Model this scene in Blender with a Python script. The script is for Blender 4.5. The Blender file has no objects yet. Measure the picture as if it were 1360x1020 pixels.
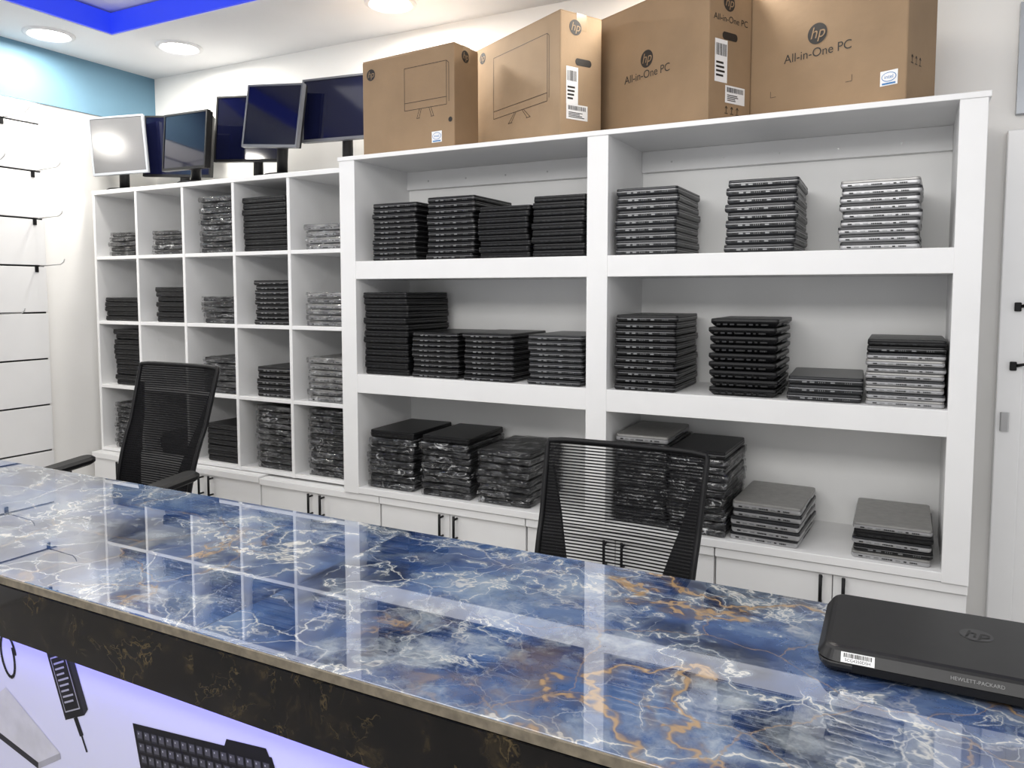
import bpy, bmesh, math, random
from mathutils import Matrix, Vector
random.seed(7)
PI = math.pi
S = bpy.context.scene
C = S.collection
H = 1.55            # camera height
D = 2.6             # front plane of the tall shelf unit
S.view_settings.view_transform = 'Standard'

# ------------------------------------------------------------------ materials
def nd(nt, t, **kw):
    n = nt.nodes.new(t)
    for k, v in kw.items():
        setattr(n, k, v)
    return n
def ramp(nt, stops):
    r = nt.nodes.new('ShaderNodeValToRGB')
    el = r.color_ramp.elements
    while len(el) > 1: el.remove(el[-1])
    el[0].position = stops[0][0]; el[0].color = (*stops[0][1], 1)
    for p, c in stops[1:]:
        e = el.new(p); e.color = (*c, 1)
    return r
def mat(name, col, rough=.5, metal=0, var=.06, scale=20, bump=0, bscale=60, emit=None, es=0, coat=0, ior=1.5, spec=.5):
    m = bpy.data.materials.new(name); m.use_nodes = True
    nt = m.node_tree; b = nt.nodes['Principled BSDF']; L = nt.links.new
    tc = nd(nt, 'ShaderNodeTexCoord'); n = nd(nt, 'ShaderNodeTexNoise')
    n.inputs['Scale'].default_value = scale; n.inputs['Detail'].default_value = 4
    L(tc.outputs['Object'], n.inputs['Vector'])
    lo = tuple(max(0, c*(1-var)) for c in col); hi = tuple(min(1, c*(1+var)) for c in col)
    r = ramp(nt, [(.3, lo), (.7, hi)])
    L(n.outputs['Fac'], r.inputs['Fac']); L(r.outputs['Color'], b.inputs['Base Color'])
    b.inputs['Roughness'].default_value = rough; b.inputs['Metallic'].default_value = metal
    b.inputs['IOR'].default_value = ior; b.inputs['Specular IOR Level'].default_value = spec
    b.inputs['Coat Weight'].default_value = coat
    if bump:
        n2 = nd(nt, 'ShaderNodeTexNoise'); n2.inputs['Scale'].default_value = bscale
        bp = nd(nt, 'ShaderNodeBump'); bp.inputs['Strength'].default_value = bump; bp.inputs['Distance'].default_value = .002
        L(tc.outputs['Object'], n2.inputs['Vector']); L(n2.outputs['Fac'], bp.inputs['Height']); L(bp.outputs['Normal'], b.inputs['Normal'])
    if emit:
        b.inputs['Emission Color'].default_value = (*emit, 1); b.inputs['Emission Strength'].default_value = es
    return m
M = {}
M['wall'] = mat('wall paint', (.83,.82,.80), .7, var=.02, scale=3)
M['ceil'] = mat('ceiling paint', (.74,.745,.76), .8, var=.02, scale=3)
M['blue'] = mat('blue paint', (.12,.235,.325), .6, var=.04, scale=4)
M['floor'] = mat('floor tile', (.42,.40,.37), .25, var=.1, scale=3)
M['lam'] = mat('white laminate', (.82,.82,.82), .42, var=.02, scale=5)
M['back'] = mat('white backboard', (.90,.90,.89), .6, var=.02, scale=4)
M['slat'] = mat('slat board white', (.73,.73,.735), .4, var=.02, scale=5)
M['door'] = mat('white cabinet gloss', (.82,.82,.82), .28, var=.02, scale=5)
M['black'] = mat('matte black plastic', (.006,.006,.007), .45, var=.15, scale=60, spec=.25)
M['lblack'] = mat('laptop black', (.008,.008,.009), .36, var=.2, scale=40, spec=.35)
M['lgrey'] = mat('laptop graphite', (.028,.029,.032), .35, metal=.3, var=.15, scale=40)
M['lsilver'] = mat('laptop silver', (.44,.44,.45), .33, metal=.55, var=.08, scale=40)
M['llid'] = mat('laptop brushed lid', (.34,.335,.325), .42, metal=.6, var=.1, scale=40)
M['port'] = mat('port metal', (.26,.265,.27), .35, metal=.5, var=.1)
M['hole'] = mat('port dark', (.004,.004,.004), .6, var=.1)
M['mfab'] = mat('seat fabric', (.010,.010,.011), .9, var=.3, scale=300, bump=.5, bscale=400)
M['chrome'] = mat('chrome', (.55,.55,.56), .15, metal=1, var=.02)
M['msil'] = mat('monitor silver', (.34,.36,.39), .35, metal=.3, var=.04)
M['mgrey'] = mat('monitor dark silver', (.12,.125,.14), .35, metal=.3, var=.04)
M['screen'] = mat('dark screen', (.004,.005,.020), .08, var=.1, scale=3, spec=.4)
M['glare_screen'] = mat('glare pale screen', (.12,.12,.125), .16, var=.1, scale=3, spec=.8)  # lighter grey base stands in for glare on a dark screen
M['card'] = mat('cardboard', (.285,.19,.108), .75, var=.09, scale=6, bump=.25, bscale=45)
M['card2'] = mat('cardboard light', (.34,.235,.14), .75, var=.09, scale=6, bump=.25, bscale=45)
M['tape'] = mat('packing tape', (.36,.255,.155), .2, var=.05)
M['ink'] = mat('box print ink', (.014,.011,.009), .6, var=.1)
M['inkl'] = mat('box line ink', (.075,.047,.028), .6, var=.1)
M['paper'] = mat('white label paper', (.82,.82,.82), .5, var=.02)
M['iblue'] = mat('sticker blue', (.03,.18,.45), .4, var=.05)
M['beige'] = mat('tile edge beige', (.165,.14,.10), .55, var=.3, scale=60)
M['panel'] = mat('printed panel white', (.64,.65,.82), .35, var=.02, scale=2)
M['pdark'] = mat('print black', (.006,.006,.008), .4, var=.2, scale=40, spec=.2)
M['pmid'] = mat('print charcoal', (.022,.022,.027), .4, var=.2, scale=40, spec=.2)
M['pkey'] = mat('print key grey', (.075,.075,.088), .4, var=.2, scale=40, spec=.2)
M['pgrey'] = mat('print grey', (.34,.34,.38), .4, var=.1)
M['plight'] = mat('print light grey', (.55,.55,.60), .4, var=.1)
M['led'] = mat('blue led strip', (.02,.04,.5), .5, emit=(.018,.045,.72), es=.7)
M['uled'] = mat('violet led strip', (.3,.3,.8), .5, emit=(.17,.155,1), es=16)
M['lamp'] = mat('downlight lens', (.9,.9,.85), .5, emit=(1,.97,.9), es=60)
M['steel'] = mat('steel', (.5,.5,.5), .3, metal=.9, var=.03)
M['glass'] = mat('dim window glass', (.13,.20,.24), .12, var=.06, scale=2)
M['logo'] = mat('laptop logo grey', (.022,.022,.024), .3, metal=.3, var=.05)
M['ltext'] = mat('laptop lettering grey', (.19,.19,.19), .4, var=.05)
M['llogo'] = mat('laptop logo letters', (.007,.007,.007), .5, var=.05)

def clearmat(name, col, lo, hi, scale, rough, bd=.016, crease_glint=None, ior=1.9):
    m = bpy.data.materials.new(name); m.use_nodes = True
    nt = m.node_tree; L = nt.links.new; b = nt.nodes['Principled BSDF']; out = nt.nodes['Material Output']
    b.inputs['Base Color'].default_value = (*col, 1); b.inputs['Roughness'].default_value = rough; b.inputs['IOR'].default_value = ior
    tc = nd(nt, 'ShaderNodeTexCoord')
    oi = nd(nt, 'ShaderNodeObjectInfo'); ad = nd(nt, 'ShaderNodeVectorMath', operation='ADD'); L(tc.outputs['Object'], ad.inputs[0])
    sc_ = nd(nt, 'ShaderNodeVectorMath', operation='SCALE'); sc_.inputs[0].default_value = (7, 5, 3); L(oi.outputs['Random'], sc_.inputs['Scale']); L(sc_.outputs[0], ad.inputs[1])
    mp = nd(nt, 'ShaderNodeMapping'); mp.inputs['Scale'].default_value = (1, 1, 2.0); L(ad.outputs[0], mp.inputs['Vector'])
    n = nd(nt, 'ShaderNodeTexNoise'); n.inputs['Scale'].default_value = scale
    n.inputs['Detail'].default_value = 2; n.inputs['Distortion'].default_value = 1.4
    L(mp.outputs[0], n.inputs['Vector'])
    r = ramp(nt, [(.44, (lo,)*3), (.60, (hi,)*3)]); L(n.outputs['Fac'], r.inputs['Fac'])
    bp = nd(nt, 'ShaderNodeBump'); bp.inputs['Strength'].default_value = 1; bp.inputs['Distance'].default_value = bd
    L(n.outputs['Fac'], bp.inputs['Height']); L(bp.outputs['Normal'], b.inputs['Normal'])
    fac = r.outputs['Color']
    if crease_glint:                                               # white streaks painted along creases as highlights on the film
        n2 = nd(nt, 'ShaderNodeTexNoise'); n2.inputs['Scale'].default_value = scale*.9; n2.inputs['Detail'].default_value = 1; n2.inputs['Distortion'].default_value = 1.5
        L(mp.outputs[0], n2.inputs['Vector'])
        r2 = ramp(nt, [(.474, (0,0,0)), (.492, (1,1,1)), (.502, (1,1,1)), (.520, (0,0,0))]); L(n2.outputs['Fac'], r2.inputs['Fac'])
        n3 = nd(nt, 'ShaderNodeTexNoise'); n3.inputs['Scale'].default_value = 8; L(ad.outputs[0], n3.inputs['Vector'])
        r3 = ramp(nt, [(.44, (0,0,0)), (.62, (1,1,1))]); L(n3.outputs['Fac'], r3.inputs['Fac'])
        mm = nd(nt, 'ShaderNodeMath', operation='MULTIPLY'); L(r2.outputs['Color'], mm.inputs[0]); L(r3.outputs['Color'], mm.inputs[1])
        cm = nd(nt, 'ShaderNodeMix', data_type='RGBA'); L(mm.outputs[0], cm.inputs[0]); cm.inputs[6].default_value = (*col, 1); cm.inputs[7].default_value = (*crease_glint, 1); L(cm.outputs[2], b.inputs['Base Color'])
        mx2 = nd(nt, 'ShaderNodeMath', operation='MAXIMUM'); L(fac, mx2.inputs[0])
        m3 = nd(nt, 'ShaderNodeMath', operation='MULTIPLY'); L(mm.outputs[0], m3.inputs[0]); m3.inputs[1].default_value = .8; L(m3.outputs[0], mx2.inputs[1]); fac = mx2.outputs[0]
    t = nd(nt, 'ShaderNodeBsdfTransparent'); mx = nd(nt, 'ShaderNodeMixShader')
    L(fac, mx.inputs[0]); L(t.outputs[0], mx.inputs[1]); L(b.outputs[0], mx.inputs[2]); L(mx.outputs[0], out.inputs['Surface'])
    return m
M['wrap'] = clearmat('clear plastic bag', (.07,.072,.078), .08, .50, 12, .06, .013, (.72,.73,.74), 2.5)
M['acryl'] = clearmat('clear acrylic', (.75,.78,.82), .10, .16, 10, .08, .002)

def meshmat(name, gap, a=.52, b_=.68):
    m = bpy.data.materials.new(name); m.use_nodes = True
    nt = m.node_tree; L = nt.links.new; b = nt.nodes['Principled BSDF']; out = nt.nodes['Material Output']
    b.inputs['Base Color'].default_value = (.004,.004,.005,1); b.inputs['Roughness'].default_value = .7; b.inputs['Specular IOR Level'].default_value = .12
    tc = nd(nt, 'ShaderNodeTexCoord'); w = nd(nt, 'ShaderNodeTexWave', wave_type='BANDS', bands_direction='Z')
    w.inputs['Scale'].default_value = 36; L(tc.outputs['Object'], w.inputs['Vector'])
    r = ramp(nt, [(a, (1,1,1)), (b_, (gap,gap,gap))]); L(w.outputs['Fac'], r.inputs['Fac'])
    t = nd(nt, 'ShaderNodeBsdfTransparent'); mx = nd(nt, 'ShaderNodeMixShader')
    L(r.outputs['Color'], mx.inputs[0]); L(t.outputs[0], mx.inputs[1]); L(b.outputs[0], mx.inputs[2]); L(mx.outputs[0], out.inputs['Surface'])
    return m
M['net'] = meshmat('chair net', .06, .36, .52); M['net2'] = meshmat('dense chair net', .90)

def marble(name, dark):
    m = bpy.data.materials.new(name); m.use_nodes = True
    nt = m.node_tree; L = nt.links.new; b = nt.nodes['Principled BSDF']
    tc = nd(nt, 'ShaderNodeTexCoord')
    sep = nd(nt, 'ShaderNodeSeparateXYZ'); L(tc.outputs['Object'], sep.inputs[0])
    lt = nd(nt, 'ShaderNodeMath', operation='LESS_THAN'); L(sep.outputs['X'], lt.inputs[0]); lt.inputs[1].default_value = -1.11
    off = nd(nt, 'ShaderNodeVectorMath', operation='SCALE'); off.inputs[0].default_value = (3.7, 2.1, 0); L(lt.outputs[0], off.inputs['Scale'])
    a0 = nd(nt, 'ShaderNodeVectorMath', operation='ADD'); L(tc.outputs['Object'], a0.inputs[0]); L(off.outputs[0], a0.inputs[1])
    def mapv(vec, loc, sv, rot):
        mp = nd(nt, 'ShaderNodeMapping'); mp.inputs['Location'].default_value = loc; mp.inputs['Scale'].default_value = sv
        mp.inputs['Rotation'].default_value = (0,0,rot); L(vec, mp.inputs['Vector']); return mp.outputs[0]
    def noise(vec, sc, det, rg=.55, loc=(0,0,0), sv=(1,1,1), rot=0):
        n = nd(nt, 'ShaderNodeTexNoise'); n.inputs['Scale'].default_value = sc; n.inputs['Detail'].default_value = det
        n.inputs['Roughness'].default_value = rg; L(mapv(vec, loc, sv, rot), n.inputs['Vector']); return n
    def warp(k, sc, det):
        w = noise(a0.outputs[0], sc, det, .6)
        ws = nd(nt, 'ShaderNodeVectorMath', operation='MULTIPLY_ADD'); L(w.outputs['Color'], ws.inputs[0]); ws.inputs[1].default_value = (k,k,k); L(a0.outputs[0], ws.inputs[2])
        return ws.outputs[0]
    V = warp(.35, 2.0, 5); V2 = warp(.16, 4.0, 6)
    def ridge(n, width):
        s = nd(nt, 'ShaderNodeMath', operation='SUBTRACT'); L(n.outputs['Fac'], s.inputs[0]); s.inputs[1].default_value = .5
        a = nd(nt, 'ShaderNodeMath', operation='ABSOLUTE'); L(s.outputs[0], a.inputs[0])
        mr = nd(nt, 'ShaderNodeMapRange', interpolation_type='SMOOTHSTEP'); L(a.outputs[0], mr.inputs['Value'])
        mr.inputs['From Min'].default_value = 0; mr.inputs['From Max'].default_value = width; mr.inputs['To Min'].default_value = 1; mr.inputs['To Max'].default_value = 0
        return mr
    def crack(vec, sc, width, loc=(0,0,0), sv=(1,1,1), rot=0):
        v = nd(nt, 'ShaderNodeTexVoronoi', feature='DISTANCE_TO_EDGE', voronoi_dimensions='2D'); v.inputs['Scale'].default_value = sc
        L(mapv(vec, loc, sv, rot), v.inputs['Vector'])
        mr = nd(nt, 'ShaderNodeMapRange'); L(v.outputs['Distance'], mr.inputs['Value'])
        mr.inputs['From Min'].default_value = 0; mr.inputs['From Max'].default_value = width; mr.inputs['To Min'].default_value = 1; mr.inputs['To Max'].default_value = 0
        return mr
    def mask(n, lo, hi):
        mr = nd(nt, 'ShaderNodeMapRange'); L(n.outputs['Fac'], mr.inputs['Value'])
        mr.inputs['From Min'].default_value = lo; mr.inputs['From Max'].default_value = hi; return mr
    def zone(x, y, r0, r1):                                  # a patch of the slab where a vein family is strong
        dd = nd(nt, 'ShaderNodeVectorMath', operation='DISTANCE'); L(tc.outputs['Object'], dd.inputs[0]); dd.inputs[1].default_value = (x, y, H-.6)
        mr = nd(nt, 'ShaderNodeMapRange', interpolation_type='SMOOTHSTEP'); L(dd.outputs['Value'], mr.inputs['Value'])
        mr.inputs['From Min'].default_value = r0; mr.inputs['From Max'].default_value = r1; mr.inputs['To Min'].default_value = 1; mr.inputs['To Max'].default_value = 0
        return mr
    def mul(a, c):
        x = nd(nt, 'ShaderNodeMath', operation='MULTIPLY'); L(a.outputs[0], x.inputs[0])
        if isinstance(c, float): x.inputs[1].default_value = c
        else: L(c.outputs[0], x.inputs[1])
        return x
    def mx_(a, c):
        x = nd(nt, 'ShaderNodeMath', operation='MAXIMUM', use_clamp=True); L(a.outputs[0], x.inputs[0]); L(c.outputs[0], x.inputs[1]); return x
    def mix(f, A, col):
        x = nd(nt, 'ShaderNodeMix', data_type='RGBA'); L(f.outputs[0], x.inputs[0]); L(A, x.inputs[6])
        x.inputs[7].default_value = (*col, 1); return x.outputs[2]
    if dark:
        base = noise(V, 16, 9, .66); r = ramp(nt, [(.4, (.002,.002,.002)), (.56, (.005,.004,.0035)), (.66, (.022,.016,.008)), (.76, (.080,.058,.026))]); L(base.outputs['Fac'], r.inputs['Fac'])
        col = mix(mul(mul(ridge(noise(V, 34, 5, loc=(9,2,0)), .03), mask(noise(V, 12, 3, loc=(1,7,0)), .50, .64)), .5), r.outputs[0], (.16,.115,.05))
        b.inputs['Roughness'].default_value = .08; b.inputs['Specular IOR Level'].default_value = .28
    else:
        # deep blue clouds with navy hollows
        base = noise(V, 2.3, 10, .60, sv=(1,1.25,1), rot=.55)
        r = ramp(nt, [(.34, (.005,.009,.024)), (.42, (.012,.027,.078)), (.50, (.031,.065,.180)), (.57, (.060,.115,.265)), (.65, (.135,.205,.345)), (.77, (.36,.41,.46))])
        L(base.outputs['Fac'], r.inputs['Fac'])
        col = r.outputs[0]
        fine = noise(V2, 10, 8, .68, loc=(3,1,0), sv=(1,1.3,1), rot=.5)
        col = mix(mul(mask(fine, .48, .74), .55), col, (.008,.017,.050))
        zr = zone(-.20, 1.2, .25, .75)
        # cloudy white patches
        cloud = noise(V2, 7, 10, .70, loc=(8,2,0), sv=(1,1.25,1), rot=.6)
        col = mix(mul(mul(mask(cloud, .47, .68), mask(noise(V, 2.3, 5, .6, loc=(5,5,2)), .45, .59)), .78), col, (.46,.51,.54))
        # cream veins with soft halo
        for (sc, lc, w1, w2, ml, mh, am) in ((1.5, (1,1,3), .050, .0065, .42, .53, .82), (2.7, (6,4,1), .036, .0065, .45, .55, .78), (5.0, (2,7,5), .026, .0075, .49, .60, .72)):
            n = noise(V, sc, 7, .56, loc=lc, sv=(1,1.25,1), rot=.6); mk = mask(noise(a0.outputs[0], 1.9, 4, loc=(4+sc,2,0)), ml, mh)
            col = mix(mul(mul(ridge(n, w1), mk), .38), col, (.33,.40,.47))
            col = mix(mul(mul(ridge(n, w2), mk), am), col, (.70,.68,.62))
        # thin angular cracks
        col = mix(mul(mul(crack(V2, 5, .015, (1,2,0), (1,1.25,1), .7), mask(noise(a0.outputs[0], 2.2, 4, loc=(2,9,0)), .48, .60)), .7), col, (.64,.64,.61))
        col = mix(mul(mul(crack(V2, 11, .020, (5,3,0), (1,1.25,1), .3), mx_(mask(noise(a0.outputs[0], 2.4, 4, loc=(7,4,0)), .52, .64), mul(mul(zr, mask(noise(a0.outputs[0], 4, 3, loc=(3,1,0)), .45, .58)), .8))), .55), col, (.56,.59,.61))
        # gold-brown veins: brown cloud, halo and bright core, strongest right of centre
        zg = zone(-.34, 1.18, .18, .46)
        rc = noise(V2, 6, 9, .68, loc=(2,6,4), sv=(1,1.2,1), rot=.5)
        col = mix(mul(mul(mask(rc, .49, .66), mx_(mask(noise(V, 1.8, 4, .6, loc=(9,1,5)), .58, .67), mul(zone(-.52, .97, .10, .30), .9))), .6), col, (.19,.125,.072))
        n = noise(V, 1.35, 6, .55, loc=(3.2,9,2), sv=(1,1.2,1), rot=.4); mk = mx_(mask(noise(a0.outputs[0], 1.5, 3, loc=(5,1,0)), .50, .58), zg)
        col = mix(mul(mul(ridge(n, .022), mk), .5), col, (.18,.125,.078))
        col = mix(mul(mul(ridge(n, .0080), mk), .92), col, (.42,.28,.15))
        mk2 = mx_(mask(noise(a0.outputs[0], 1.8, 3, loc=(3,3,0)), .53, .61), mul(zone(-.15, 1.12, .2, .6), .75))
        col = mix(mul(mul(crack(V2, 3.6, .011, (8,1,0), (1,1.3,1), .5), mk2), .75), col, (.35,.235,.13))
        for sx in (-1.11, .42):
            cp = nd(nt, 'ShaderNodeMath', operation='COMPARE'); L(sep.outputs['X'], cp.inputs[0]); cp.inputs[1].default_value = sx; cp.inputs[2].default_value = .0012
            col = mix(mul(cp, .7), col, (.05,.06,.09))
        b.inputs['Roughness'].default_value = .012; b.inputs['IOR'].default_value = 2.1
        b.inputs['Coat Weight'].default_value = .8; b.inputs['Coat Roughness'].default_value = .01; b.inputs['Coat IOR'].default_value = 1.65
    L(col, b.inputs['Base Color'])
    return m
M['marble'] = marble('blue marble', False)
M['dmarble'] = marble('black gold marble', True)

# ------------------------------------------------------------------ geometry helpers
def bx(bm, x0, x1, y0, y1, z0, z1, mi=0, bev=0):
    vs = [bm.verts.new((x, y, z)) for x in (x0, x1) for y in (y0, y1) for z in (z0, z1)]
    idx = [(0,1,3,2), (4,6,7,5), (0,4,5,1), (2,3,7,6), (0,2,6,4), (1,5,7,3)]
    fs = [bm.faces.new([vs[i] for i in q]) for q in idx]
    for f in fs: f.material_index = mi
    if bev:
        es = list({e for f in fs for e in f.edges})
        r = bmesh.ops.bevel(bm, geom=es, offset=bev, segments=2, profile=.5, affect='EDGES')
        for f in r['faces']: f.material_index = mi
    return vs
def box(x0, x1, y0, y1, z0, z1, bev=0):
    bm = bmesh.new(); bx(bm, x0, x1, y0, y1, z0, z1, 0, bev); return bm
def loft_rr(bm, w, d, r, levels, seg=4, cx=0, cy=0, mi=0):
    loops = []
    for z, ins in levels:
        hw, hd, rr = w/2-ins, d/2-ins, max(r-ins, .0008)
        lp = []
        for sx, sy, a0 in ((1,-1,-PI/2), (1,1,0), (-1,1,PI/2), (-1,-1,PI)):
            for k in range(seg+1):
                a = a0 + PI/2*k/seg
                lp.append(bm.verts.new((cx+sx*(hw-rr)+rr*math.cos(a), cy+sy*(hd-rr)+rr*math.sin(a), z)))
        loops.append(lp)
    n = len(loops[0])
    for a, b in zip(loops, loops[1:]):
        for i in range(n):
            f = bm.faces.new((a[i], a[(i+1)%n], b[(i+1)%n], b[i])); f.material_index = mi
    f = bm.faces.new(list(reversed(loops[0]))); f.material_index = mi
    f = bm.faces.new(loops[-1]); f.material_index = mi
def tube(bm, pts, r, seg=10, mi=0, closed=False):
    pts = [Vector(p) for p in pts]; n = len(pts); rings = []
    for i, p in enumerate(pts):
        a = pts[(i-1)%n] if (closed or i > 0) else p
        b = pts[(i+1)%n] if (closed or i < n-1) else p
        t = (b-a).normalized()
        up = Vector((0,1,0)) if closed else (Vector((0,0,1)) if abs(t.z) < .9 else Vector((0,1,0)))
        s = t.cross(up).normalized(); u = s.cross(t)
        rad = r[i] if isinstance(r, (list, tuple)) else r
        rings.append([bm.verts.new(p + rad*(math.cos(2*PI*k/seg)*s + math.sin(2*PI*k/seg)*u)) for k in range(seg)])
    for i in range(n if closed else n-1):
        A, B = rings[i], rings[(i+1)%n]
        for k in range(seg):
            f = bm.faces.new((A[k], A[(k+1)%seg], B[(k+1)%seg], B[k])); f.material_index = mi; f.smooth = True
    if not closed:
        bm.faces.new(list(reversed(rings[0]))).material_index = mi; bm.faces.new(rings[-1]).material_index = mi
def disc(bm, cx, cy, z, r, n=40, mi=0, ry=None):
    f = bm.faces.new([bm.verts.new((cx+r*math.cos(2*PI*k/n), cy+(ry or r)*math.sin(2*PI*k/n), z)) for k in range(n)]); f.material_index = mi
def rect(bm, x0, x1, y0, y1, z, mi=0):
    f = bm.faces.new([bm.verts.new(p) for p in ((x0,y0,z), (x1,y0,z), (x1,y1,z), (x0,y1,z))]); f.material_index = mi
def quad(bm, pts, z, mi=0):
    f = bm.faces.new([bm.verts.new((*p, z)) for p in pts]); f.material_index = mi
def strip(bm, p, q, w, z, mi=0):
    p = Vector((*p, z)); q = Vector((*q, z)); t = (q-p).normalized(); s = Vector((-t.y, t.x, 0))*w/2
    f = bm.faces.new([bm.verts.new(v) for v in (p-s, q-s, q+s, p+s)]); f.material_index = mi
def obj(name, bm, m, parent=None, smooth=False, label=None):
    bmesh.ops.recalc_face_normals(bm, faces=[f for f in bm.faces])
    me = bpy.data.meshes.new(name); bm.to_mesh(me); bm.free()
    for q in (m if isinstance(m, (list, tuple)) else [m]): me.materials.append(q)
    if smooth:
        for p in me.polygons: p.use_smooth = True
    o = bpy.data.objects.new(name, me); C.objects.link(o)
    if parent: o.parent = parent
    if label: o['label'] = label
    return o
def flatobj(name, bm, m, parent):     # printed decals: keep face winding
    me = bpy.data.meshes.new(name); bm.to_mesh(me); bm.free()
    for q in (m if isinstance(m, (list, tuple)) else [m]): me.materials.append(q)
    o = bpy.data.objects.new(name, me); C.objects.link(o); o.parent = parent; return o
def tag(o, label, cat, group=None):
    o['label'] = label; o['category'] = cat
    if group: o['group'] = group
    return o
def thing(name, label, cat, loc=(0,0,0), rz=0, group=None):
    o = bpy.data.objects.new(name, None); C.objects.link(o); o.empty_display_size = .05
    o.location = loc; o.rotation_euler = (0,0,rz); return tag(o, label, cat, group)
def struct(name, bm, m):
    o = obj(name, bm, m); o['kind'] = 'structure'; return o
_txt = {}
def text_into(bm, body, size, x, y, z, mi=0, shear=0):
    k = (body, size, shear)
    if k not in _txt:
        cu = bpy.data.curves.new('lettering', 'FONT'); cu.body = body; cu.size = size; cu.shear = shear
        cu.align_x = 'CENTER'; cu.align_y = 'CENTER'
        o = bpy.data.objects.new('lettering', cu); C.objects.link(o); bpy.context.view_layer.update()
        me = bpy.data.meshes.new_from_object(o.evaluated_get(bpy.context.evaluated_depsgraph_get()))
        bpy.data.objects.remove(o); _txt[k] = me
    t = bmesh.new(); t.from_mesh(_txt[k])
    mp = {}
    for v in t.verts: mp[v.index] = bm.verts.new((v.co.x+x, v.co.y+y, z))
    for f in t.faces:
        try: bm.faces.new([mp[v.index] for v in f.verts]).material_index = mi
        except ValueError: pass
    t.free()
def hp_logo(bm, x, y, r, z, m_disc=0, m_txt=1):
    disc(bm, x, y, z, r, 40, m_disc); text_into(bm, 'hp', r*1.55, x, y+.05*r, z+.0006, m_txt, .25)

# ------------------------------------------------------------------ the setting
WY = 3.1; LX = -3.98; CZ = H+1.24
struct('floor', box(LX-.1, 2.0, -1.6, WY+.1, -.06, 0), M['floor'])
struct('wall_back', box(LX-.1, 2.0, WY, WY+.1, 0, CZ+.25), M['wall'])
struct('wall_left', box(LX-.1, LX, -1.6, WY, 0, CZ+.25), M['wall'])
struct('trim_1', box(LX, LX+.012, -1.6, WY, H+.96, CZ), M['blue'])
bm = bmesh.new()
bx(bm, LX, -3.48, -1.6, WY, CZ, CZ+.1); bx(bm, -3.48, 2.0, 2.49, WY, CZ, CZ+.1)
bx(bm, LX, 2.0, -1.6, WY, CZ+.11, CZ+.2)
struct('ceiling', bm, M['ceil'])
bm = bmesh.new()
bx(bm, -3.479, -3.465, -1.6, 2.489, CZ+.004, CZ+.1); bx(bm, -3.465, 2.0, 2.476, 2.489, CZ+.004, CZ+.1)
struct('trim_2', bm, M['led'])
# door and transom on the right of the back wall
d = obj('door_1', box(.335, 1.12, WY-.035, WY-.001, .01, H+.50), M['door']); d['kind'] = 'structure'
bm = bmesh.new()
bx(bm, .262, .335, WY-.05, WY-.001, 0, H+.535, 0, .004); bx(bm, 1.12, 1.19, WY-.05, WY-.001, 0, H+.535, 0, .004); bx(bm, .335, 1.12, WY-.05, WY-.001, H+.50, H+.535, 0, .004)
obj('door_frame', bm, M['door'], d)
for z, x in ((-.052, .302), (-.250, .296)):
    bm = bmesh.new()
    bx(bm, x, x+.020, WY-.062, WY-.05, H+z-.012, H+z+.018, 0, .003); tube(bm, [(x+.020, WY-.058, H+z+.005), (x+.042, WY-.066, H+z+.011), (x+.049, WY-.066, H+z-.006)], .0055, 8)
    obj('latch', bm, M['black'], d)
bm = bmesh.new(); loft_rr(bm, .026, .012, .005, [(H-.468, 0), (H-.404, 0)], cx=.288, cy=WY-.056); obj('lock', bm, M['steel'], d)
w = obj('window_1', box(.315, 1.1, WY-.012, WY-.001, H+.62, H+.92), M['glass']); w['kind'] = 'structure'
bm = bmesh.new()
for q in ((.285,.315,H+.59,H+.95), (1.1,1.13,H+.59,H+.95), (.315,1.1,H+.59,H+.62), (.315,1.1,H+.92,H+.95)):
    bx(bm, q[0], q[1], WY-.03, WY-.001, q[2], q[3])
obj('window_frame', bm, M['msil'], w)

# slat panel with hooks
sp = thing('slat_panel', 'white grooved slat display panel on the left wall', 'slat panel', (LX+.0015, 1.6, 0))
zs = [H-.819+.238*k for k in range(8)]
edges = [.001] + zs + [H+.95]
for a, b in zip(edges, edges[1:]):
    obj('board', box(0, .0285, -1.0, .81, a+(.0045 if a > .1 else 0), b-.0045, .0015), M['slat'], sp)
for z in zs:
    obj('channel', box(0, .012, -1.0, .809, z-.004, z+.004), M['black'], sp)
hooks = [(2.36,6,'clear display hook near the end of the second groove from top'), (2.10,6,'clear display hook at picture edge in the second groove from top'),
         (2.22,7,'clear display hook in the top groove of the slat panel'), (2.36,5,'clear display hook in the third groove from top'),
         (2.36,4,'clear display hook in the fourth groove from top'), (2.16,3,'clear display hook in the fifth groove from top')]
for y, k, lb in hooks:
    t = thing('display_hook', lb, 'display hook', (LX+.03, y, zs[k]), 0, 'hooks on the slat panel')
    bm = bmesh.new(); bx(bm, -.0002, .005, -.009, .009, -.032, .004, 0, .0015); bx(bm, -.018, .03, -.003, .003, -.002, .002, 0, .001); obj('bracket', bm, M['black'], t)
    bm = bmesh.new(); tube(bm, [(.028,0,-.001), (.20,0,.004), (.225,0,.016), (.232,0,.03)], .0025, 8); obj('rod', bm, M['steel'], t)

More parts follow.
